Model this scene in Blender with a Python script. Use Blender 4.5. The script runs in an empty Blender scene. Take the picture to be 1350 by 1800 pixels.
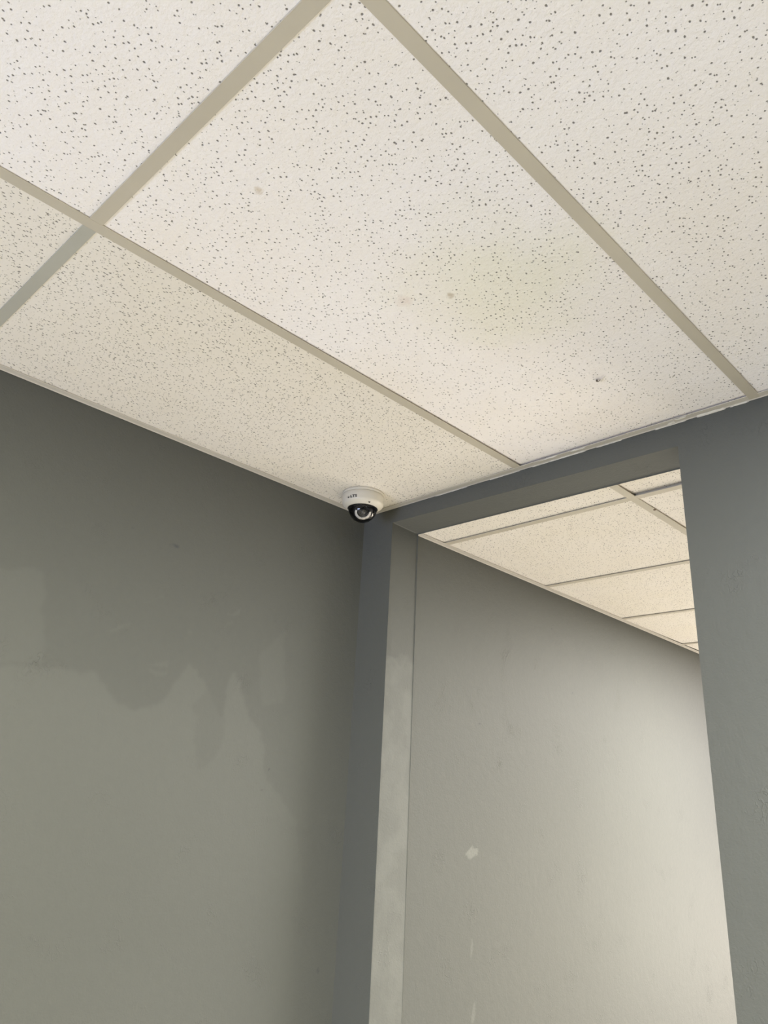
import bpy, bmesh, math, random, os
import numpy as np
from mathutils import Vector, Matrix

random.seed(7)
C = bpy.context.scene.collection
SC = bpy.context.scene
PI = math.pi

# ------------------------------------------------------------------ camera
cam_d = bpy.data.cameras.new('camera')
cam = bpy.data.objects.new('camera', cam_d)
C.objects.link(cam)
RW = ((0.716294, 0.695806, 0.052687), (-0.216806, 0.293685, -0.930991), (-0.663263, 0.655441, 0.36122))
right, down, fwd = (Vector(r) for r in RW)
m = Matrix((right, -down, -fwd)).transposed().to_4x4()
m.translation = Vector((1.68276, -1.57750, -0.87053))
cam.matrix_world = m
cam_d.sensor_fit = 'VERTICAL'
cam_d.sensor_height = 24.0
cam_d.lens = 1341.33 / 1800 * 24.0
cam_d.clip_start = 0.02
SC.camera = cam

# ------------------------------------------------------------------ world, light, exposure
w = bpy.data.worlds.new('world'); SC.world = w
w.use_nodes = True
w.node_tree.nodes['Background'].inputs[0].default_value = (0.6, 0.7, 0.85, 1)
w.node_tree.nodes['Background'].inputs[1].default_value = 0.0
SC.view_settings.view_transform = 'Standard'
SC.view_settings.look = 'None'
SC.view_settings.gamma = 1.0
SC.view_settings.use_curve_mapping = False
SC.view_settings.exposure = 0.0
SC.cycles.use_denoising = True
SC.cycles.max_bounces = 10
SC.cycles.diffuse_bounces = 8
SC.cycles.transparent_max_bounces = 12
SC.cycles.sample_clamp_indirect = 4

X1, Y0, Y2, ZF = 4.2, -4.5, 4.6, -2.45      # room sizes: x 0..X1, front room y Y0..0, rear room y ..Y2, floor
Z2 = -0.049                                 # ceiling level of the rear room
ONLY = os.environ.get('ONLY_LIGHT')

def area(name, loc, aim, sx, sy, col):
    """rectangular source; col is its colour times its power in watts"""
    p = max(col)
    d = bpy.data.lights.new(name, 'AREA'); d.shape = 'RECTANGLE'
    d.size, d.size_y = sx, sy
    d.energy = p; d.color = tuple(c / p for c in col)
    o = bpy.data.objects.new(name, d); C.objects.link(o)
    o.location = loc
    o.rotation_euler = Vector(aim).to_track_quat('-Z', 'Z').to_euler()

X2 = 2.7                                    # the rear room is narrower
GAIN = 30 * 1.04
g = lambda *c: tuple(GAIN * v for v in c)
# unseen low windows added to light the rooms, behind the viewer and at the rear end: wall axis, position, centre, width, z top, z bottom
FILL_WIN = {'daylight_front': ('y', Y0, 1.0, 1.6, -1.2, -2.2, g(1.50, 1.78, 2.6)),
       'daylight_rear': ('y', Y2, 1.5, 1.8, -1.2, -2.2, g(2.45, 2.22, 1.85))}
for k, (ax, pos, c, wd, zt, zb, col) in FILL_WIN.items():
    area(k, (c, pos, (zt + zb) / 2), (0, -1 if pos > 0 else 1, -0.0001), wd - .1, zt - zb - .1, col)
# unseen ceiling panels added as fill lights: x, y, long side along x?, colour
FILL_PANELS = [(2.13, -0.615, 0, g(1.45, 1.54, 1.85)), (2.13, -1.835, 0, g(3.55, 3.27, 2.0)),
          (1.41, 1.774, 1, g(3.75, 3.65, 3.10)), (1.41, 2.384, 1, g(2.70, 2.50, 2.90))]
for i, (x, y, r, col) in enumerate(FILL_PANELS):
    area('fill_light', (x, y, (Z2 if r else 0) - 0.010), (0, 0, -1), 1.14 if r else 0.54, 0.54 if r else 1.14, col)

# ------------------------------------------------------------------ materials
def mat(name):
    mt = bpy.data.materials.new(name); mt.use_nodes = True
    nt = mt.node_tree
    return mt, nt, nt.nodes['Principled BSDF']
def nd(nt, typ, **kw):
    n = nt.nodes.new(typ)
    for k, v in kw.items():
        if k.startswith('i_'): n.inputs[k[2:].replace('_', ' ')].default_value = v
        else: setattr(n, k, v)
    return n
def math_n(nt, op, a, b=None, clamp=False):
    n = nt.nodes.new('ShaderNodeMath'); n.operation = op; n.use_clamp = clamp
    for i, v in enumerate((a, b)):
        if v is None: continue
        if isinstance(v, (int, float)): n.inputs[i].default_value = v
        else: nt.links.new(v, n.inputs[i])
    return n.outputs[0]
def ramp(nt, src, lo, hi, a=0.0, b=1.0):
    n = nt.nodes.new('ShaderNodeMapRange'); n.clamp = True
    nt.links.new(src, n.inputs['Value'])
    n.inputs['From Min'].default_value = lo; n.inputs['From Max'].default_value = hi
    n.inputs['To Min'].default_value = a; n.inputs['To Max'].default_value = b
    return n.outputs[0]
def mixc(nt, fac, a, b):
    n = nt.nodes.new('ShaderNodeMix'); n.data_type = 'RGBA'
    if isinstance(fac, (int, float)): n.inputs[0].default_value = fac
    else: nt.links.new(fac, n.inputs[0])
    for i, v in ((6, a), (7, b)):
        if isinstance(v, tuple): n.inputs[i].default_value = (*v, 1)
        else: nt.links.new(v, n.inputs[i])
    return n.outputs[2]
def simple(name, col, rough=0.5, metal=0.0, spec=0.5):
    mt, nt, b = mat(name)
    b.inputs['Base Color'].default_value = (*col, 1)
    b.inputs['Roughness'].default_value = rough
    b.inputs['Metallic'].default_value = metal
    b.inputs['Specular IOR Level'].default_value = spec
    return mt

PAINT = (0.107, 0.110, 0.100)
PAINT_LT = (0.285, 0.286, 0.262)
def wall_paint(name, attr=False, relief=1.0, base=PAINT):
    mt, nt, b = mat(name)
    L = nt.links.new
    tc = nd(nt, 'ShaderNodeTexCoord')
    ob = tc.outputs['Object']
    def noise(scale, detail=3, rough=0.55, vec=ob):
        n = nd(nt, 'ShaderNodeTexNoise'); n.inputs['Scale'].default_value = scale
        n.inputs['Detail'].default_value = detail; n.inputs['Roughness'].default_value = rough
        L(vec, n.inputs['Vector']); return n.outputs['Fac']
    blot = ramp(nt, noise(2.2, 4), 0.35, 0.7)
    fine = ramp(nt, noise(45, 3), 0.3, 0.7)
    fac = math_n(nt, 'ADD', math_n(nt, 'MULTIPLY', blot, 0.18), math_n(nt, 'MULTIPLY', fine, 0.07))
    col = mixc(nt, fac, base, tuple(v * 1.25 for v in base))
    if attr:
        at = nd(nt, 'ShaderNodeAttribute'); at.attribute_name = 'patch'; at.attribute_type = 'GEOMETRY'
        pf = math_n(nt, 'ADD', at.outputs['Fac'], math_n(nt, 'MULTIPLY', math_n(nt, 'SUBTRACT', noise(60, 4), 0.5), 0.12))
        col = mixc(nt, math_n(nt, 'MULTIPLY', pf, 1.0, True), col, tuple(v * 1.55 for v in base))
        dk = math_n(nt, 'MULTIPLY', pf, -1.0, True)
        col = mixc(nt, dk, col, (0.03, 0.035, 0.05))
    L(col, b.inputs['Base Color'])
    b.inputs['Roughness'].default_value = 0.62
    b.inputs['Specular IOR Level'].default_value = 0.3
    # orange peel, roller nap and scattered crinkled drips
    peel = noise(190, 2, 0.6)
    nap = noise(38, 4, 0.6)
    mp = nd(nt, 'ShaderNodeMapping'); L(ob, mp.inputs['Vector']); mp.inputs['Scale'].default_value = (1, 1, 0.8)
    drip = noise(70, 2, 0.5, mp.outputs[0])
    ridge = math_n(nt, 'ABSOLUTE', math_n(nt, 'SUBTRACT', drip, 0.5))
    ridge = ramp(nt, ridge, 0.0, 0.035, 1.0, 0.0)
    mask = ramp(nt, noise(9, 3), 0.56, 0.74)
    h = math_n(nt, 'ADD', math_n(nt, 'MULTIPLY', peel, 0.25), math_n(nt, 'MULTIPLY', nap, 0.5))
    h = math_n(nt, 'ADD', h, math_n(nt, 'MULTIPLY', math_n(nt, 'MULTIPLY', ridge, mask), 0.5))
    bp = nd(nt, 'ShaderNodeBump'); bp.inputs['Strength'].default_value = 0.7 * relief
    bp.inputs['Distance'].default_value = 0.0032
    L(h, bp.inputs['Height']); L(bp.outputs[0], b.inputs['Normal'])
    return mt

def jamb_paint(name):
    """the reveal: a fresh lighter coat below a ragged edge, with darker rubbed blotches"""
    mt = wall_paint(name); nt = mt.node_tree; b = nt.nodes['Principled BSDF']
    src = b.inputs['Base Color'].links[0].from_socket
    tc = nd(nt, 'ShaderNodeTexCoord'); sp = nd(nt, 'ShaderNodeSeparateXYZ'); nt.links.new(tc.outputs['Object'], sp.inputs[0])
    n = nd(nt, 'ShaderNodeTexNoise'); n.inputs['Scale'].default_value = 14; n.inputs['Detail'].default_value = 5
    nt.links.new(tc.outputs['Object'], n.inputs['Vector'])
    z = math_n(nt, 'ADD', sp.outputs[2], math_n(nt, 'MULTIPLY', math_n(nt, 'SUBTRACT', n.outputs['Fac'], 0.5), 0.16))
    low = ramp(nt, z, -0.47, -0.44, 1.0, 0.0)
    blot = ramp(nt, n.outputs['Fac'], 0.42, 0.62, 0.55, 1.0)
    nt.links.new(mixc(nt, math_n(nt, 'MULTIPLY', low, blot), src, tuple(v * 1.42 for v in PAINT)), b.inputs['Base Color'])
    return mt

def tile_mat(name, kind, stains=()):
    """mineral fibre board; kind 0: rough felt face with round pinholes, kind 1: short elongated fissures"""
    mt, nt, b = mat(name)
    L = nt.links.new
    tc = nd(nt, 'ShaderNodeTexCoord'); oi = nd(nt, 'ShaderNodeObjectInfo')
    off = nd(nt, 'ShaderNodeVectorMath', operation='SCALE')
    cmb = nd(nt, 'ShaderNodeCombineXYZ')
    L(oi.outputs['Random'], cmb.inputs[0]); L(oi.outputs['Random'], cmb.inputs[1])
    L(cmb.outputs[0], off.inputs[0]); off.inputs['Scale'].default_value = 37.0
    add = nd(nt, 'ShaderNodeVectorMath', operation='ADD')
    L(tc.outputs['Object'], add.inputs[0]); L(off.outputs[0], add.inputs[1])
    P = add.outputs[0]
    pits = None
    lays = [((1, 1), 0.2, 100, 0.17), ((1.0, 0.7), 1.1, 140, 0.19)] if kind == 0 else \
           [((1, 0.50), 0.35, 150, 0.22), ((1, 0.55), 1.75, 165, 0.22), ((0.9, 1), 0.9, 185, 0.2)]
    for (sx, sy), rot, sc, rad in lays:
        mp = nd(nt, 'ShaderNodeMapping'); L(P, mp.inputs['Vector'])
        mp.inputs['Rotation'].default_value = (0, 0, rot)
        mp.inputs['Scale'].default_value = (sx, sy, 0.0)
        wob = nd(nt, 'ShaderNodeTexNoise'); wob.inputs['Scale'].default_value = 240; wob.inputs['Detail'].default_value = 1
        L(P, wob.inputs['Vector'])
        v = nd(nt, 'ShaderNodeTexVoronoi'); v.voronoi_dimensions = '2D'; v.feature = 'F1'
        v.inputs['Scale'].default_value = sc; v.inputs['Randomness'].default_value = 0.95
        L(mp.outputs[0], v.inputs['Vector'])
        sep = nd(nt, 'ShaderNodeSeparateColor'); L(v.outputs['Color'], sep.inputs[0])
        # random radius per cell; many cells have none
        r = ramp(nt, sep.outputs[0], 0.38, 1.0, -0.1, rad)
        d = math_n(nt, 'ADD', v.outputs['Distance'], math_n(nt, 'MULTIPLY', math_n(nt, 'SUBTRACT', wob.outputs['Fac'], 0.5), 0.22))
        p = ramp(nt, math_n(nt, 'SUBTRACT', r, d), -0.02, 0.075)
        pits = p if pits is None else math_n(nt, 'MAXIMUM', pits, p)
    def noise(scale, detail=3, rough=0.55, vec=P):
        n = nd(nt, 'ShaderNodeTexNoise'); n.inputs['Scale'].default_value = scale
        n.inputs['Detail'].default_value = detail; n.inputs['Roughness'].default_value = rough
        L(vec, n.inputs['Vector']); return n.outputs['Fac']
    base, warm = ((0.90, 0.865, 0.85), (0.875, 0.825, 0.775)) if kind == 0 else ((0.79, 0.745, 0.675), (0.77, 0.72, 0.63))
    col = mixc(nt, ramp(nt, noise(3.0, 3), 0.35, 0.7), base, warm)
    for (x, y, z, rx, colr, amt) in stains:
        g = nd(nt, 'ShaderNodeNewGeometry')
        s = nd(nt, 'ShaderNodeVectorMath', operation='DISTANCE')
        L(g.outputs['Position'], s.inputs[0]); s.inputs[1].default_value = (x, y, z)
        dd = math_n(nt, 'ADD', s.outputs['Value'], math_n(nt, 'MULTIPLY', math_n(nt, 'SUBTRACT', noise(1.6 / rx * 0.6, 3), 0.5), rx * 1.6))
        col = mixc(nt, ramp(nt, dd, rx * 0.3, rx, amt, 0.0), col, colr)
    col = mixc(nt, math_n(nt, 'MULTIPLY', pits, 0.80), col, (0.10, 0.085, 0.07))  # shade inside the pits is put into the colour
    L(col, b.inputs['Base Color'])
    b.inputs['Roughness'].default_value = 0.95
    b.inputs['Specular IOR Level'].default_value = 0.1
    rg = math_n(nt, 'ADD', math_n(nt, 'MULTIPLY', noise(150, 3, 0.6), 0.55), math_n(nt, 'MULTIPLY', noise(60, 3), 0.45))
    h = math_n(nt, 'SUBTRACT', math_n(nt, 'MULTIPLY', rg, 1.7 if kind == 0 else 0.7), pits)
    bp = nd(nt, 'ShaderNodeBump'); bp.inputs['Strength'].default_value = 0.75 if kind == 0 else 0.6
    bp.inputs['Distance'].default_value = 0.0022
    L(h, bp.inputs['Height']); L(bp.outputs[0], b.inputs['Normal'])
    return mt

def tee_mat(name, col, rough):
    mt, nt, b = mat(name)
    tc = nd(nt, 'ShaderNodeTexCoord')
    n = nd(nt, 'ShaderNodeTexNoise'); n.inputs['Scale'].default_value = 5; n.inputs['Detail'].default_value = 4
    nt.links.new(tc.outputs['Object'], n.inputs['Vector'])
    c = mixc(nt, ramp(nt, n.outputs['Fac'], 0.35, 0.7), col, tuple(v * 0.93 for v in col))
    nt.links.new(c, b.inputs['Base Color'])
    b.inputs['Roughness'].default_value = rough
    b.inputs['Specular IOR Level'].default_value = 0.45
    return mt

M_WALL_L = wall_paint('grey_wall_paint_patched', attr=True)
M_WALL = wall_paint('grey_wall_paint')
M_TILE_A = tile_mat('pinhole_ceiling_board', 0, [
    (1.02, -0.66, 0.0, 0.22, (0.80, 0.78, 0.62), 0.5),
    (0.874, -1.088, 0.003, 0.009, (0.62, 0.52, 0.40), 0.7),
    (0.934, -0.699, 0.003, 0.009, (0.5, 0.42, 0.32), 0.7),
    (0.858, -0.742, 0.003, 0.020, (0.74, 0.62, 0.56), 0.45)])
M_TILE_B = tile_mat('fissured_ceiling_board', 1)
M_TEE = tee_mat('cream_enamelled_tee', (0.54, 0.49, 0.395), 0.36)
M_TEE2 = tee_mat('grey_enamelled_tee', (0.45, 0.44, 0.38), 0.42)
M_ANGLE = tee_mat('off_white_wall_angle', (0.58, 0.54, 0.47), 0.45)
M_CAULK = simple('cracked_white_filler', (0.76, 0.73, 0.66), 0.8)
M_SLAB = simple('dark_plenum', (0.02, 0.018, 0.016), 0.9)
M_FLOOR = simple('pale_floor', (0.62, 0.59, 0.53), 0.5)
M_FRAME = simple('white_added_frame', (0.7, 0.7, 0.68), 0.4)
M_HOUSING = simple('white_camera_housing', (0.66, 0.62, 0.535), 0.42)
M_BLACK = simple('black_plastic', (0.008, 0.008, 0.009), 0.35, 0.0, 0.25)
M_PRINT = simple('black_print', (0.015, 0.014, 0.014), 0.5)
M_STEEL = simple('dark_steel', (0.12, 0.11, 0.10), 0.4, 0.8)
M_SILVER = simple('silver_reflector', (0.85, 0.82, 0.75), 0.35, 0.2)
M_LENS = simple('lens_glass', (0.01, 0.01, 0.02), 0.05, 0.0, 0.9)
def dome_mat():
    mt = bpy.data.materials.new('smoked_clear_dome'); mt.use_nodes = True
    nt = mt.node_tree; nt.nodes.clear()
    o = nd(nt, 'ShaderNodeOutputMaterial'); t = nd(nt, 'ShaderNodeBsdfTransparent'); g = nd(nt, 'ShaderNodeBsdfGlossy')
    t.inputs[0].default_value = (0.80, 0.80, 0.82, 1); g.inputs['Roughness'].default_value = 0.03
    g.inputs[0].default_value = (1, 1, 1, 1)
    f = nd(nt, 'ShaderNodeFresnel'); f.inputs[0].default_value = 1.45
    mx = nd(nt, 'ShaderNodeMixShader')
    nt.links.new(f.outputs[0], mx.inputs[0]); nt.links.new(t.outputs[0], mx.inputs[1]); nt.links.new(g.outputs[0], mx.inputs[2])
    nt.links.new(mx.outputs[0], o.inputs[0])
    return mt
M_DOME = dome_mat()

# ------------------------------------------------------------------ helpers
def obj(name, me, material=None, parent=None, smooth=False):
    if isinstance(me, bmesh.types.BMesh):
        bm = me; me = bpy.data.meshes.new(name)
        bmesh.ops.recalc_face_normals(bm, faces=bm.faces)
        bm.to_mesh(me); bm.free()
    if material: me.materials.append(material)
    if smooth:
        me.polygons.foreach_set('use_smooth', [True] * len(me.polygons))
    o = bpy.data.objects.new(name, me); C.objects.link(o)
    if parent: o.parent = parent
    return o
def structure(o):
    o['kind'] = 'structure'; return o
def empty(name, loc=(0, 0, 0)):
    o = bpy.data.objects.new(name, None); C.objects.link(o); o.location = loc
    o.empty_display_size = 0.05
    return o
def box(bm, x0, x1, y0, y1, z0, z1):
    v = [bm.verts.new(p) for p in ((x0, y0, z0), (x1, y0, z0), (x1, y1, z0), (x0, y1, z0),
                                   (x0, y0, z1), (x1, y0, z1), (x1, y1, z1), (x0, y1, z1))]
    for f in ((0, 3, 2, 1), (4, 5, 6, 7), (0, 1, 5, 4), (1, 2, 6, 5), (2, 3, 7, 6), (3, 0, 4, 7)):
        bm.faces.new([v[i] for i in f])
    return v
def pydata(name, V, F):
    me = bpy.data.meshes.new(name); me.from_pydata(V, [], F); me.update(); return me
def lathe(bm, prof, seg=64, cap0=False, cap1=False):
    rings = []
    for r, z in prof:
        rings.append([bm.verts.new((r * math.cos(2 * PI * i / seg), r * math.sin(2 * PI * i / seg), z)) for i in range(seg)]
                     if r > 1e-6 else [bm.verts.new((0, 0, z))])
    for a, b in zip(rings, rings[1:]):
        if len(a) == 1 and len(b) == 1: continue
        for i in range(seg):
            j = (i + 1) % seg
            if len(a) == 1: bm.faces.new((a[0], b[i], b[j]))
            elif len(b) == 1: bm.faces.new((a[i], a[j], b[0]))
            else: bm.faces.new((a[i], a[j], b[j], b[i]))
    if cap0: bm.faces.new(rings[0])
    if cap1: bm.faces.new(rings[-1])

# ------------------------------------------------------------------ left wall of the front room (x = 0), with its paint patches
def inside(poly, Y, Z):
    r = np.zeros(Y.shape, bool)
    n = len(poly)
    for i in range(n):
        (y0, z0), (y1, z1) = poly[i], poly[(i + 1) % n]
        c = (z0 > Z) != (z1 > Z)
        with np.errstate(divide='ignore', invalid='ignore'):
            xi = (y1 - y0) * (Z - z0) / (z1 - z0) + y0
        r ^= c & (Y < xi)
    return r
PATCH = [
 (0.22, 1, [(-1.16, -0.44), (-1.092, -0.452), (-0.959, -0.418), (-0.916, -0.618), (-1.048, -0.64), (-1.25, -0.67)]),
 (0.30, 1, [(-1.6, -0.74), (-1.046, -0.649), (-0.958, -0.631), (-0.911, -0.625), (-0.834, -0.624), (-0.809, -0.616), (-0.769, -0.646), (-0.743, -0.671),
   (-0.69, -0.693), (-0.655, -0.679), (-0.621, -0.661), (-0.603, -0.631), (-0.581, -0.595), (-0.559, -0.561), (-0.531, -0.582),
   (-0.499, -0.614), (-0.468, -0.659), (-0.434, -0.704), (-0.444, -0.68), (-0.444, -0.613), (-0.437, -0.579), (-0.42, -0.561),
   (-0.399, -0.606), (-0.36, -0.676), (-0.33, -0.693), (-0.305, -0.737), (-0.301, -0.804), (-0.178, -0.91), (-0.044, -1.389), (-0.0, -2.4), (-1.6, -2.4)]),
 (-0.16, 1, [(-0.499, -0.614), (-0.431, -0.718), (-0.45, -0.774), (-0.493, -0.81), (-0.524, -0.74), (-0.514, -0.688), (-0.542, -0.661)]),
 (0.14, 1, [(-0.356, -0.504), (-0.279, -0.419), (-0.252, -0.617), (-0.328, -0.635)]),
 (0.24, 0, [(-0.479, -0.417), (-0.454, -0.409), (-0.432, -0.393), (-0.43, -0.408), (-0.461, -0.417)]),
 (0.20, 0, [(-0.793, -0.525), (-0.767, -0.512), (-0.736, -0.492), (-0.735, -0.5), (-0.766, -0.518)]),
 (0.14, 0, [(-0.717, -0.445), (-0.686, -0.427), (-0.658, -0.41), (-0.659, -0.419), (-0.692, -0.435)]),
 (0.18, 0, [(-0.67, -0.581), (-0.621, -0.567), (-0.617, -0.579), (-0.65, -0.585)]),
 (0.18, 0, [(-0.668, -0.594), (-0.615, -0.59), (-0.62, -0.604), (-0.662, -0.6)]),
 (0.12, 0, [(-0.581, -0.482), (-0.565, -0.479), (-0.566, -0.491), (-0.577, -0.492)]),
 (0.20, 0, [(-0.47, -0.446), (-0.448, -0.434), (-0.448, -0.443), (-0.466, -0.449)]),
 (-0.6, 0, [(-0.664, -0.276), (-0.654, -0.274), (-0.642, -0.284), (-0.644, -0.287), (-0.656, -0.281)]),
]
def patched_wall(name, axis_x, ya, yb, za, zb, fine_y, fine_z, patches, dots, step, material, thick, xslope=0.0, zslope=0.0):
    ys = np.unique(np.round(np.concatenate([[ya, yb], np.arange(fine_y[0], fine_y[1], step)]), 5))
    zs = np.unique(np.round(np.concatenate([[za, zb], np.arange(fine_z[0], fine_z[1], step)]), 5))
    Y, Z = np.meshgrid(ys, zs)
    rng = np.random.RandomState(3)
    def wob(A, B, k, s):                                    # ragged brush edges
        o = np.zeros(A.shape)
        for _ in range(6):
            f = k * rng.uniform(0.5, 2.0, 2); ph = rng.uniform(0, 6.28)
            o += np.sin(A * f[0] + B * f[1] * rng.choice([-1, 1]) + ph)
        return o * s
    Yw = Y + wob(Y, Z, 70, 0.0011) + wob(Y, Z, 260, 0.0006)
    Zw = Z + wob(Y, Z, 80, 0.0013) + wob(Y, Z, 240, 0.0006)
    A = np.zeros(Y.shape)
    for val, soft, poly in patches:
        mk = inside(poly, Yw, Zw).astype(float)
        for _ in range(3 if soft else 1):                   # feather the edge a little
            mk[1:-1, 1:-1] = (mk[1:-1, 1:-1] * 2 + mk[:-2, 1:-1] + mk[2:, 1:-1] + mk[1:-1, :-2] + mk[1:-1, 2:]) / 6
        if val == 0.30: mk = mk * np.clip((Z + 1.15) / 0.45, 0, 1)      # the fresh coat thins out downwards
        A += val * mk
    for y, z, ry, rz, val in dots:
        A += val * np.clip(1.3 - np.sqrt(((Yw - y) / ry) ** 2 + ((Zw - z) / rz) ** 2), 0, 0.35) / 0.35
    ny, nz = len(ys), len(zs)
    X = axis_x + xslope * Y + zslope * Z
    V = np.stack([X, Y, Z], -1).reshape(-1, 3)
    i = np.arange(nz - 1)[:, None] * ny + np.arange(ny - 1)[None, :]
    F = np.stack([i, i + 1, i + 1 + ny, i + ny], -1).reshape(-1, 4)
    n0 = len(V)
    bx = axis_x - thick
    V = np.concatenate([V, np.array([[bx, ya, za], [bx, yb, za], [bx, yb, zb], [bx, ya, zb]])])
    me = bpy.data.meshes.new(name)
    me.vertices.add(len(V)); me.vertices.foreach_set('co', V.astype(np.float32).ravel())
    loops = F.ravel().tolist(); starts = list(range(0, len(loops), 4))
    bl, br, tr, tl = 0, ny - 1, nz * ny - 1, (nz - 1) * ny
    def edge(a, b, step_):
        return list(range(a, b + (1 if step_ > 0 else -1), step_))
    extra = [[n0, n0 + 3, n0 + 2, n0 + 1],
             [n0, n0 + 1] + edge(br, bl, -1),               # bottom
             [n0 + 3] + edge(tl, tr, 1) + [n0 + 2],         # top
             [n0, ] + edge(bl, tl, ny) + [n0 + 3],
             [n0 + 1, n0 + 2] + edge(tr, br, -ny)]
    for f in extra:
        starts.append(len(loops)); loops += f
    me.loops.add(len(loops)); me.loops.foreach_set('vertex_index', loops)
    me.polygons.add(len(starts)); me.polygons.foreach_set('loop_start', starts)
    me.polygons.foreach_set('use_smooth', [False] * len(starts))
    me.update(calc_edges=True); me.validate()
    at = me.attributes.new('patch', 'FLOAT', 'POINT')
    vals = np.concatenate([A.ravel(), np.zeros(4)])[:len(me.vertices)]
    at.data.foreach_set('value', vals.astype(np.float32))
    me.materials.append(material)
    o = bpy.data.objects.new(name, me); C.objects.link(o)
    return o
ZT = 0.32                                                    # walls run up past the hung ceiling to the slab
dotsL = [(-0.774, -0.267, 0.003, 0.002, -0.35), (-0.283, -0.799, 0.0028, 0.0028, -0.4), (-0.301, -0.843, 0.003, 0.003, -0.4),
         (-0.06, -1.27, 0.003, 0.003, -0.3)]
wl = structure(patched_wall('wall_left', 0.0, Y0, 0.10, ZF, ZT, (-1.25, 0.02), (-1.46, 0.0), PATCH, dotsL, 0.0035, M_WALL_L, 0.12))

# ------------------------------------------------------------------ dividing wall (y = 0 .. 0.123) with the opening, slightly out of true as built
T = 0.1228
def lintel_wall():
    bm = bmesh.new()
    # front outline / back outline of the same topology
    def ring(y, jt, jb, rt, rb, zl, zr):
        return [bm.verts.new(p) for p in ((-0.02, y, ZF), (-0.02, y, ZT), (X1 + 0.1, y, ZT), (X1 + 0.1, y, ZF),
                                          (rb, y, ZF), (rt, y, zr), (jt, y, zl), (jb, y, ZF))]
    f = ring(0.0, 0.1235, 0.142, 1.0380, 1.0465, -0.0425, -0.0560)
    b = ring(T, 0.1205, 0.143, 1.0350, 1.0465, -0.0455, -0.0555)
    bm.faces.new(f); bm.faces.new(b[::-1])
    n = 8
    for i in range(n):
        j = (i + 1) % n
        bm.faces.new((f[i], b[i], b[j], f[j]))
    bm.edges.ensure_lookup_table()
    es = [e for e in bm.edges if all(v in f[4:] + b[4:] for v in e.verts) and
          not (e.verts[0].co.z < ZF + .01 and e.verts[1].co.z < ZF + .01)]
    bmesh.ops.bevel(bm, geom=es, offset=0.0032, segments=3, affect='EDGES', profile=0.5)
    bmesh.ops.triangulate(bm, faces=[q for q in bm.faces if len(q.verts) > 4])
    return bm
wr = structure(obj('wall_right', lintel_wall(), M_WALL))
wr.data.materials.append(jamb_paint('grey_reveal_paint'))
for p in wr.data.polygons:
    if p.normal.x > 0.9 and 0.1 < p.center.x < 0.16: p.material_index = 1

# ------------------------------------------------------------------ rear room left wall
w2marks = [(0.428, -0.980, 0.019, 0.011, 1.0), (0.410, -0.987, 0.014, 0.009, 0.9), (0.420, -1.238, 0.005, 0.020, 0.45), (0.429, -1.400, 0.008, 0.022, 0.5),
           (0.456, -0.601, 0.0022, 0.0022, -0.5), (1.05, -0.42, 0.003, 0.003, -0.3), (0.92, -0.20, 0.003, 0.003, -0.4), (1.1, -0.62, 0.004, 0.003, -0.25)]
w2 = structure(patched_wall('wall_rear_left', 0.1182, T, Y2, ZF, ZT, (0.3, 1.2), (-1.46, -0.15), [], w2marks, 0.004, M_WALL_L, 0.12, xslope=-0.0135, zslope=-0.0098))

# ------------------------------------------------------------------ outer walls with openings for the added windows, floor, slab
def wall_with_hole(pos, lo, hi, hc, hw, zt, zb, th=0.12):
    bm = bmesh.new()
    a, b = (pos, pos + th) if pos > 0 else (pos - th, pos)
    for u0, u1, z0, z1 in ((lo, hc - hw / 2, ZF, ZT), (hc + hw / 2, hi, ZF, ZT), (hc - hw / 2, hc + hw / 2, zt, ZT), (hc - hw / 2, hc + hw / 2, ZF, zb)):
        box(bm, u0, u1, a, b, z0, z1)
    return bm
def added_window(n, pos, hc, hw, zt, zb):  # frames of the unseen windows added around the fill lights
    bm = bmesh.new()
    a, b = (pos - .015, pos + .07) if pos > 0 else (pos - .07, pos + .015)
    t = 0.05
    u0, u1 = hc - hw / 2, hc + hw / 2
    for q in ((u0, u0 + t, zb, zt), (u1 - t, u1, zb, zt), (u0 + t, u1 - t, zt - t, zt), (u0 + t, u1 - t, zb, zb + t)):
        box(bm, q[0], q[1], a, b, q[2], q[3])
    structure(obj('added_window_%d' % n, bm, M_FRAME))
d = FILL_WIN['daylight_front']; structure(obj('wall_back', wall_with_hole(Y0, -0.12, X1 + 0.12, *d[2:6]), M_WALL)); added_window(1, *d[1:6])
d = FILL_WIN['daylight_rear']; structure(obj('wall_rear', wall_with_hole(Y2, -0.1, X2 + 0.12, *d[2:6]), M_WALL)); added_window(2, *d[1:6])
for nm, bb_ in (('wall_far_right', (X1, X1 + .1, Y0, 0)), ('wall_rear_right', (X2, X2 + .1, T, Y2))):
    bm = bmesh.new(); box(bm, *bb_, ZF, ZT); structure(obj(nm, bm, M_WALL))
bm = bmesh.new(); box(bm, -0.2, X1 + 0.2, Y0 - 0.2, Y2 + 0.2, ZF - 0.1, ZF)
structure(obj('floor', bm, M_FLOOR))

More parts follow.
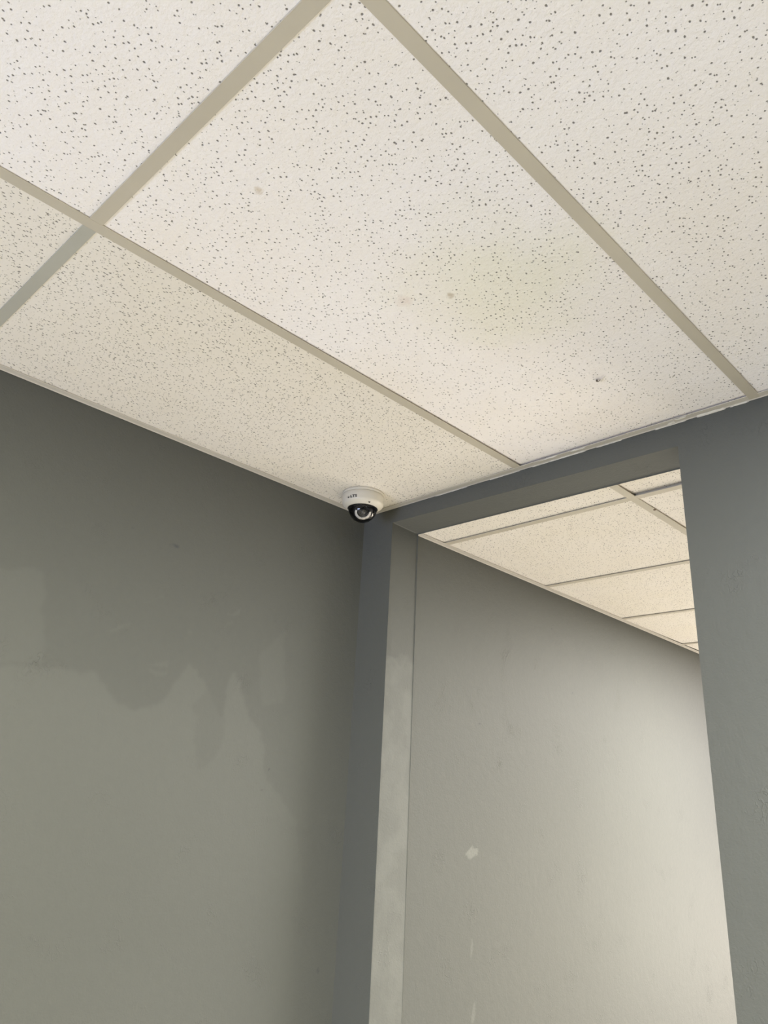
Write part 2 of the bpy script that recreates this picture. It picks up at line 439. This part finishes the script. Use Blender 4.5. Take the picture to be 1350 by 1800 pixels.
# ------------------------------------------------------------------ hung ceilings
HW = 0.0118                                                  # half of a tee's face
def tee_mesh(length):
    """inverted T along +X from 0, face down at z = 0, its edges hemmed"""
    pr = [(-HW, 0.0010), (-HW + .0006, 0.0), (HW - .0006, 0.0), (HW, 0.0010), (HW, 0.0016), (0.0008, 0.0016), (0.0008, 0.028),
          (0.0032, 0.030), (0.0032, 0.036), (-0.0032, 0.036), (-0.0032, 0.030), (-0.0008, 0.028), (-0.0008, 0.0016), (-HW, 0.0016)]
    n = len(pr)
    V = [(0, y, z) for y, z in pr] + [(length, y, z) for y, z in pr]
    F = [(i, (i + 1) % n, (i + 1) % n + n, i + n) for i in range(n)] + [tuple(range(n))[::-1], tuple(range(n, 2 * n))]
    me = pydata('tee', V, F)
    bm = bmesh.new(); bm.from_mesh(me); bmesh.ops.recalc_face_normals(bm, faces=bm.faces); bm.to_mesh(me); bm.free()
    return me
def board_mesh(w_, l_, material):
    bm = bmesh.new(); box(bm, -w_ / 2, w_ / 2, -l_ / 2, l_ / 2, 0, 0.015)
    bmesh.ops.bevel(bm, geom=[e for e in bm.edges if min(v.co.z for v in e.verts) < .001 and max(v.co.z for v in e.verts) < .001],
                    offset=0.0009, segments=1, affect='EDGES')
    bmesh.ops.recalc_face_normals(bm, faces=bm.faces)
    me = bpy.data.meshes.new('board'); bm.to_mesh(me); bm.free(); me.materials.append(material)
    return me
_boards = {}
def ceiling(name, z0, xs_edges, ys_edges, board_for, tees_y, tees_x):
    root = structure(empty(name, (0, 0, z0)))
    # slab above, dark
    for (x0, x1) in zip(xs_edges, xs_edges[1:]):
        for (y0, y1) in zip(ys_edges, ys_edges[1:]):
            if any(x0 < p[0] < x1 and y0 < p[1] < y1 for p in FILL_PANELS): continue
            mtl, tilt = board_for((x0 + x1) / 2, (y0 + y1) / 2)
            w_, l_ = round(x1 - x0 - 0.004, 3), round(y1 - y0 - 0.004, 3)
            key = (w_, l_, mtl.name)
            if key not in _boards: _boards[key] = board_mesh(w_, l_, mtl)
            o = bpy.data.objects.new('ceiling_tile', _boards[key]); C.objects.link(o)
            o.parent = root
            rx, ry, dz = tilt
            o.location = ((x0 + x1) / 2, (y0 + y1) / 2, 0.0022 + dz)
            o.rotation_euler = (rx, ry, 0)
    return root
GX = [0.605 + 0.61 * k for k in range(6)]
xs = [0.003] + GX + [X1 - 0.003]
YC = -1.225
ys = [Y0 + 0.003] + [YC - 1.22 * k for k in (2, 1, 0)] + [-0.003]
def board_front(cx, cy):
    if cx < 0.6:
        return (M_TILE_B, (0, 0, 0))
    if 0.6 < cx < 1.2 and cy > -1.2:                          # the big board: raised a little at the wall
        return (M_TILE_A, (0.0036, 0.0016, 0.0024))
    if cx > 1.2 and cy > -1.2: return (M_TILE_A, (0.0015, -0.001, 0.0012))
    return (M_TILE_A, (random.uniform(-.0006, .0006), random.uniform(-.001, .001), 0.0006))
ceil1 = ceiling('ceiling', 0.0, xs, ys, board_front, GX, None)
# main tees along Y
L_main = -Y0 - 0.0235
def put(name, me, root, loc, rz, material):
    me = me if me.users == 0 or (me.materials and me.materials[0] == material) else me.copy()
    if not me.materials: me.materials.append(material)
    o = bpy.data.objects.new(name, me); C.objects.link(o); o.parent = root
    o.location = loc; o.rotation_euler = (0, 0, rz)
    return o
tm = tee_mesh(-Y0 - 0.004)
for x in GX: put('main_tee', tm, ceil1, (x, Y0 + 0.002, 0), PI / 2, M_TEE)
tc1 = tee_mesh(0.61 - 2 * HW + 0.0006); tc0 = tee_mesh(GX[0] - HW - 0.002); tce = tee_mesh(X1 - GX[-1] - HW - 0.002)
for k in range(3):
    y = YC - 1.22 * k
    put('cross_tee', tc0, ceil1, (0.002, y, 0.0004), 0, M_TEE2)
    for x in GX[:-1]:
        put('cross_tee', tc1, ceil1, (x + HW - 0.0003, y - (0.0 if k else 0.0), 0.0004), 0, M_TEE)
    put('cross_tee', tce, ceil1, (GX[-1] + HW, y, 0.0004), 0, M_TEE)

# rear room ceiling: boards lie the other way, cross lines every 0.61 in y
GX2 = [0.7965 + 1.22 * k for k in range(2)]
GY2 = [0.249 + 0.61 * k for k in range(8)]
GY2 = [y for y in GY2 if y < Y2 - 0.1]
xs2 = [0.112] + GX2 + [X2 - 0.003]
ys2 = [T + 0.003] + GY2 + [Y2 - 0.003]
def board_rear(cx, cy):
    if 0.8 < cx < 2.0:
        if cy < 0.25: return (M_TILE_B, (0.050, 0, 0.0055))
        if cy < 0.86: return (M_TILE_B, (0.0140, 0, 0.0052))
    if cx < 0.8 and cy < 0.25: return (M_TILE_B, (0.012, 0, 0.0016))
    return (M_TILE_B, (0.0028, random.uniform(-.0006, .0006), 0.0012))
ceil2 = ceiling('ceiling.001', Z2, xs2, ys2, board_rear, None, None)
tm2 = tee_mesh(Y2 - T - 0.004)
for x in GX2: put('main_tee', tm2, ceil2, (x, T + 0.002, 0), PI / 2, M_TEE)
ta = tee_mesh(1.22 - 2 * HW + 0.0006); tb = tee_mesh(GX2[0] - HW - 0.108); td = tee_mesh(X2 - GX2[-1] - HW - 0.002)
for y in GY2:
    xo = 0.112 - 0.0112 * y
    put('cross_tee', tb, ceil2, (0.108, y, 0.0004), 0, M_TEE)
    for x in GX2[:-1]: put('cross_tee', ta, ceil2, (x + HW - 0.0003, y, 0.0004), 0, M_TEE)
    put('cross_tee', td, ceil2, (GX2[-1] + HW, y, 0.0004), 0, M_TEE)
bm = bmesh.new(); box(bm, -0.2, X1 + 0.2, Y0 - 0.2, Y2 + 0.2, ZT, ZT + 0.1)
slab = obj('roof_deck', bm, M_SLAB, ceil1)
for x, y, r, col in FILL_PANELS:                                  # housings made up for the added fill lights (outside the frame)
    bm = bmesh.new(); a, b_ = (0.595, 0.29) if r else (0.29, 0.595)
    box(bm, x - a, x + a, y - b_, y + b_, 0.002 - 0.006, 0.07)
    obj('fill_light_housing', bm, M_FRAME, ceil2 if r else ceil1)

# ------------------------------------------------------------------ wall angles
def angle_mesh(length, wig=0.0, seed=1, gap=0.0012):
    """L trim along +X, wall at y = 0, flange reaches to y = -0.022; wavy where it was bent"""
    rnd = random.Random(seed)
    pr = [(-gap, -0.0006), (-0.0016 - gap, -0.0006), (-0.0045, 0.0006), (-0.0215, 0.0002), (-0.0225, 0.0010), (-0.0222, 0.0018), (-0.0045, 0.0020), (-gap, 0.022)]
    n = len(pr); N = max(2, int(length / 0.06))
    V, F = [], []
    ph = [rnd.uniform(0, 6.28) for _ in range(3)]
    for i in range(N + 1):
        s = i / N * length
        dz = wig * (0.6 * math.sin(s * 9 + ph[0]) + 0.4 * math.sin(s * 23 + ph[1]))
        for (y, z) in pr: V.append((s, y + (dz * 0.3 if y < -0.01 else 0), z + (dz * (-y / 0.022))))
    for i in range(N):
        for j in range(n):
            k = (j + 1) % n
            F.append((i * n + j, i * n + k, (i + 1) * n + k, (i + 1) * n + j))
    F += [tuple(range(n))[::-1], tuple(range(N * n, (N + 1) * n))]
    bm = bmesh.new(); me = pydata('wall_angle', V, F); bm.from_mesh(me)
    bmesh.ops.recalc_face_normals(bm, faces=bm.faces); bm.to_mesh(me); bm.free()
    return me
def trim(n, loc, rz, length, wig, seed=1):
    o = obj('trim_%d' % n, angle_mesh(length, wig, seed), M_ANGLE); o.location = loc; o.rotation_euler = (0, 0, rz)
    return structure(o)
t1 = trim(1, (0, Y0, -0.0004), PI / 2, -Y0 - 0.0, 0.0004, 2)       # left wall, front room
t2 = trim(2, (0.0, 0, -0.0006), 0, X1, 0.0007, 5)                   # dividing wall
t3 = trim(3, (0.1165, T, Z2 - 0.0004), PI / 2 + 0.0135, Y2 - T, 0.0003, 8)

# cracked filler and paint flakes along the dividing wall's trim
def filler(x0, x1, seed, w0, w1):
    rnd = random.Random(seed); bm = bmesh.new()
    N = max(4, int((x1 - x0) / 0.004)); prev = None
    wv = rnd.uniform(w0, w1)
    for i in range(N + 1):
        x = x0 + (x1 - x0) * i / N
        wv = min(w1, max(w0, wv + rnd.uniform(-1, 1) * (w1 - w0) * 0.35))
        e = wv * (0.15 if i in (0, N) else 1)
        z = -0.0008 - rnd.uniform(0, 0.0005)
        row = [bm.verts.new(p) for p in ((x, -0.0002, z - e * 0.22), (x, -e * 0.8, z - e * 0.12), (x, -e * 1.6, z + 0.0009), (x, -0.0002, z + 0.0035))]
        if prev:
            for j in range(4):
                k = (j + 1) % 4
                bm.faces.new((prev[j], prev[k], row[k], row[j]))
        else: bm.faces.new(row)
        prev = row
    bm.faces.new(prev[::-1])
    return bm
for i, (a, b_, w0, w1) in enumerate([(0.50, 0.60, .0005, .002), (0.64, 0.80, .001, .0035), (0.83, 0.90, .0005, .002), (0.985, 1.06, .0008, .003),
                                     (1.085, 1.15, .002, .0055), (1.16, 1.20, .0005, .003), (0.30, 0.42, .0004, .0016)]):
    obj('filler', filler(a, b_, 20 + i, w0, w1), M_CAULK, t2)
def flake(x, y, sx, sy, seed):
    rnd = random.Random(seed); bm = bmesh.new(); n = 9
    top = [bm.verts.new((x + sx * math.cos(2 * PI * i / n) * rnd.uniform(.6, 1.2), y + sy * math.sin(2 * PI * i / n) * rnd.uniform(.5, 1.2), -0.0006 - rnd.uniform(0, .0022))) for i in range(n)]
    bot = [bm.verts.new((v.co.x, v.co.y, v.co.z + 0.0009)) for v in top]
    bm.faces.new(top); bm.faces.new(bot[::-1])
    for i in range(n):
        j = (i + 1) % n; bm.faces.new((top[i], bot[i], bot[j], top[j]))
    return bm
for i, (x, y, sx, sy) in enumerate([(1.055, -0.020, .016, .004), (0.79, -0.021, .022, .003), (0.70, -0.021, .03, .0022), (1.03, -0.012, .012, .005)]):
    obj('paint_flake', flake(x, y, sx, sy, 40 + i), M_CAULK, t2)

# torn fleck hanging from the big board
bm = bmesh.new()
P0 = Vector((0.999, -0.280, 0.0015))
u = Vector((0.7, -0.25, 0)).normalized(); v_ = Vector((0.35, 0.9, 0)).normalized()
pts = [P0 + u * a + v_ * b_ + Vector((0, 0, c)) for a, b_, c in ((-.009, -.001, .001), (-.003, -.0035, -.005), (.004, -.002, -.006), (.011, .000, -.002),
       (.012, .003, .001), (.003, .0035, -.0025), (-.004, .006, -.004), (-.007, .0035, .001))]
top = [bm.verts.new(p) for p in pts]; bot = [bm.verts.new(p + Vector((0, 0, 0.0012))) for p in pts]
bm.faces.new(top); bm.faces.new(bot[::-1])
for i in range(8): bm.faces.new((top[i], bot[i], bot[(i + 1) % 8], top[(i + 1) % 8]))
obj('torn_fleck', bm, M_TILE_B, ceil1)
bm = bmesh.new(); bmesh.ops.create_uvsphere(bm, u_segments=10, v_segments=6, radius=0.0042)
for v in bm.verts: v.co.z *= 0.35
o = obj('scar', bm, simple('torn_dark_fibre', (0.10, 0.08, 0.06), 0.9), ceil1); o.location = P0 + Vector((-.0075, .002, -0.001))
# speck of dirt on the rear room tee
bm = bmesh.new(); bmesh.ops.create_icosphere(bm, subdivisions=2, radius=0.0042)
for v in bm.verts: v.co = Vector((v.co.x * random.uniform(.7, 1.3), v.co.y * random.uniform(.7, 1.3), v.co.z * .4))
o = obj('dirt_speck', bm, simple('dirt', (0.16, 0.11, 0.07), 0.9), ceil2); o.location = (0.806, 0.357, -0.0005)

# ------------------------------------------------------------------ dome security camera
CX, CY = 0.133, -0.136
root = empty('security_camera', (CX, CY, 0.0015))
root['label'] = 'white round dome security camera with a smoked dome, mounted on the ceiling corner'
root['category'] = 'camera'
bm = bmesh.new(); lathe(bm, [(0, 0.0), (0.0625, 0.0), (0.0630, -0.0010), (0.0630, -0.0065), (0.0622, -0.0075), (0.0600, -0.0078), (0, -0.0078)], 72)
obj('mounting_plate', bm, M_HOUSING, root, True)
RS, ZS = 0.0618, -0.034
bm = bmesh.new()
lathe(bm, [(0.0595, -0.0080), (0.0612, -0.0085), (0.0622, -0.0098), (0.0620, -0.020), (0.0614, -0.031), (0.0606, -0.0345), (0.0588, -0.0375), (0.0555, -0.0405),
           (0.0500, -0.0445), (0.0462, -0.0468), (0.0448, -0.0470), (0.0440, -0.0460), (0.0438, -0.0400), (0.0438, -0.0300), (0, -0.030)], 96)
cover = obj('cover', bm, M_HOUSING, root, True)
bm = bmesh.new(); lathe(bm, [(0.0448, -0.0468), (0.0449, -0.0478), (0.0436, -0.0484), (0.0428, -0.0476), (0.0428, -0.0440), (0.0438, -0.0440)], 72)
obj('gasket_ring', bm, M_BLACK, cover, True)
RD, ZD = 0.0428, -0.0460
bm = bmesh.new()
outer = [(RD * math.cos(a), ZD - RD * math.sin(a)) for a in [PI / 2 * i / 20 for i in range(21)]]
lathe(bm, [(max(r, 0) if i < 20 else 0, z) for i, (r, z) in enumerate(outer)], 72)
obj('dome', bm, M_DOME, root, True)
# inside the dome: dark skirt, eyeball, face with silver infrared reflector, lens
bm = bmesh.new(); lathe(bm, [(0.0425, -0.0310), (0.0420, -0.0500), (0.0370, -0.0520), (0.0345, -0.0480), (0.0340, -0.0310)], 64)
obj('inner_skirt', bm, M_BLACK, root, True)
to_cam = (Vector(cam.matrix_world.translation) - Vector((CX, CY, -0.046))).normalized()
yaw = math.atan2(to_cam.y, to_cam.x)
eyeyaw = yaw + math.radians(9)
PIT = math.radians(46)
dirv = Vector((math.cos(eyeyaw) * math.cos(PIT), math.sin(eyeyaw) * math.cos(PIT), -math.sin(PIT)))
q = dirv.to_track_quat('Z', 'Y')
eye = empty('eyeball', (0, 0, ZD + 0.001)); eye.parent = root; eye.rotation_mode = 'QUATERNION'; eye.rotation_quaternion = q
bpy.data.objects.remove(eye)
bm = bmesh.new(); lathe(bm, [(0.0001, -0.028), (0.012, -0.026), (0.024, -0.0150), (0.0300, 0.0), (0.0300, 0.010), (0.0285, 0.0160), (0.0265, 0.0178), (0, 0.0180)], 56)
eye = obj('eyeball', bm, M_BLACK, root, True)
eye.location = (0, 0, ZD - 0.001); eye.rotation_mode = 'QUATERNION'; eye.rotation_quaternion = q
bm = bmesh.new()                                             # silver arc, open at the top
a0, a1, N = math.radians(200), math.radians(525), 40         # angles in the face plane, set below against the frame's up
up_l = q.inverted() @ Vector((0, 0, 1)); ua = math.atan2(up_l.y, up_l.x)
rows = []
for i in range(N + 1):
    a = ua + math.radians(82) + math.radians(196) * i / N
    lump = 0.0007 * (1 if (i // 3) % 2 else -1)
    taper = 0.72 + 0.28 * math.sin(PI * i / N)
    pr = [(0.0178, 0.0180), (0.0184, 0.0206), (0.0184 + 0.0072 * taper, 0.0192 + lump * .6), (0.0188 + 0.0076 * taper, 0.0174)]
    rows.append([bm.verts.new((r * math.cos(a), r * math.sin(a), z)) for r, z in pr])
for A_, B_ in zip(rows, rows[1:]):
    for j in range(4): bm.faces.new((A_[j], A_[(j + 1) % 4], B_[(j + 1) % 4], B_[j]))
bm.faces.new(rows[0]); bm.faces.new(rows[-1][::-1])
o = obj('infrared_reflector', bm, M_SILVER, eye)
bm = bmesh.new()                                             # wedge-shaped lens hood
lathe(bm, [(0.0172, 0.0175), (0.0165, 0.0225), (0.0120, 0.0260), (0.0095, 0.0245), (0.0, 0.0243)], 4)
bmesh.ops.rotate(bm, verts=bm.verts, cent=(0, 0, 0), matrix=Matrix.Rotation(ua, 3, 'Z'))
o = obj('lens_hood', bm, M_BLACK, eye)
bm = bmesh.new(); lathe(bm, [(0.0062, 0.0243), (0.0056, 0.0257), (0.0035, 0.0268), (0, 0.0272)], 32)
o = obj('lens', bm, M_LENS, eye, True)
# printed letters and the small round emblem, wrapped on the side of the cover
def on_cover(me_bm, az0, zc, name, rr=0.0622):
    for v in me_bm.verts:
        az = az0 + v.co.x / rr
        r = rr - 0.00025 + v.co.z
        v.co = Vector((r * math.cos(az), r * math.sin(az), zc + v.co.y))
    obj(name, me_bm, M_PRINT, cover)
def text_bm(s, size, depth):
    cu = bpy.data.curves.new('t', 'FONT'); cu.body = s; cu.size = size; cu.extrude = depth; cu.offset = size * 0.025
    cu.align_x = 'CENTER'; cu.align_y = 'CENTER'; cu.space_character = 1.12
    to = bpy.data.objects.new('t', cu); C.objects.link(to)
    dg = bpy.context.evaluated_depsgraph_get()
    me = bpy.data.meshes.new_from_object(to.evaluated_get(dg))
    bm = bmesh.new(); bm.from_mesh(me)
    bpy.data.objects.remove(to); bpy.data.curves.remove(cu)
    bmesh.ops.triangulate(bm, faces=bm.faces)
    return bm
bm = text_bm('LTS', 0.0108, 0.0006)
for v in bm.verts: v.co.x *= 1.22
on_cover(bm, yaw - math.radians(28), -0.0290, 'lettering')
bm = bmesh.new()
for k, (rr_, cx_, cy_) in enumerate([(0.0034, 0, 0)]):
    n = 16
    t_ = [bm.verts.new((cx_ + rr_ * math.cos(2 * PI * i / n), cy_ + rr_ * 0.9 * math.sin(2 * PI * i / n), 0.0006)) for i in range(n)]
    b_ = [bm.verts.new((cx_ + rr_ * .45 * math.cos(2 * PI * i / n) + .0006, cy_ + .0009 + rr_ * .4 * math.sin(2 * PI * i / n), 0.0006)) for i in range(n)]
    for i in range(n):
        j = (i + 1) % n; bm.faces.new((t_[i], t_[j], b_[j], b_[i]))
on_cover(bm, yaw - math.radians(44), -0.0300, 'emblem')
# socket screw in the chamfer
bm = bmesh.new(); lathe(bm, [(0, 0.0), (0.0026, 0.0), (0.0030, 0.0005), (0.0030, -0.002)], 20)
o = obj('screw', bm, M_STEEL, cover, True)
az = yaw + math.radians(20); nrm = Vector((math.cos(az) * .8, math.sin(az) * .8, -0.6))
o.location = (0.0535 * math.cos(az), 0.0535 * math.sin(az), -0.0424)
o.rotation_euler = nrm.to_track_quat('Z', 'Y').to_euler()
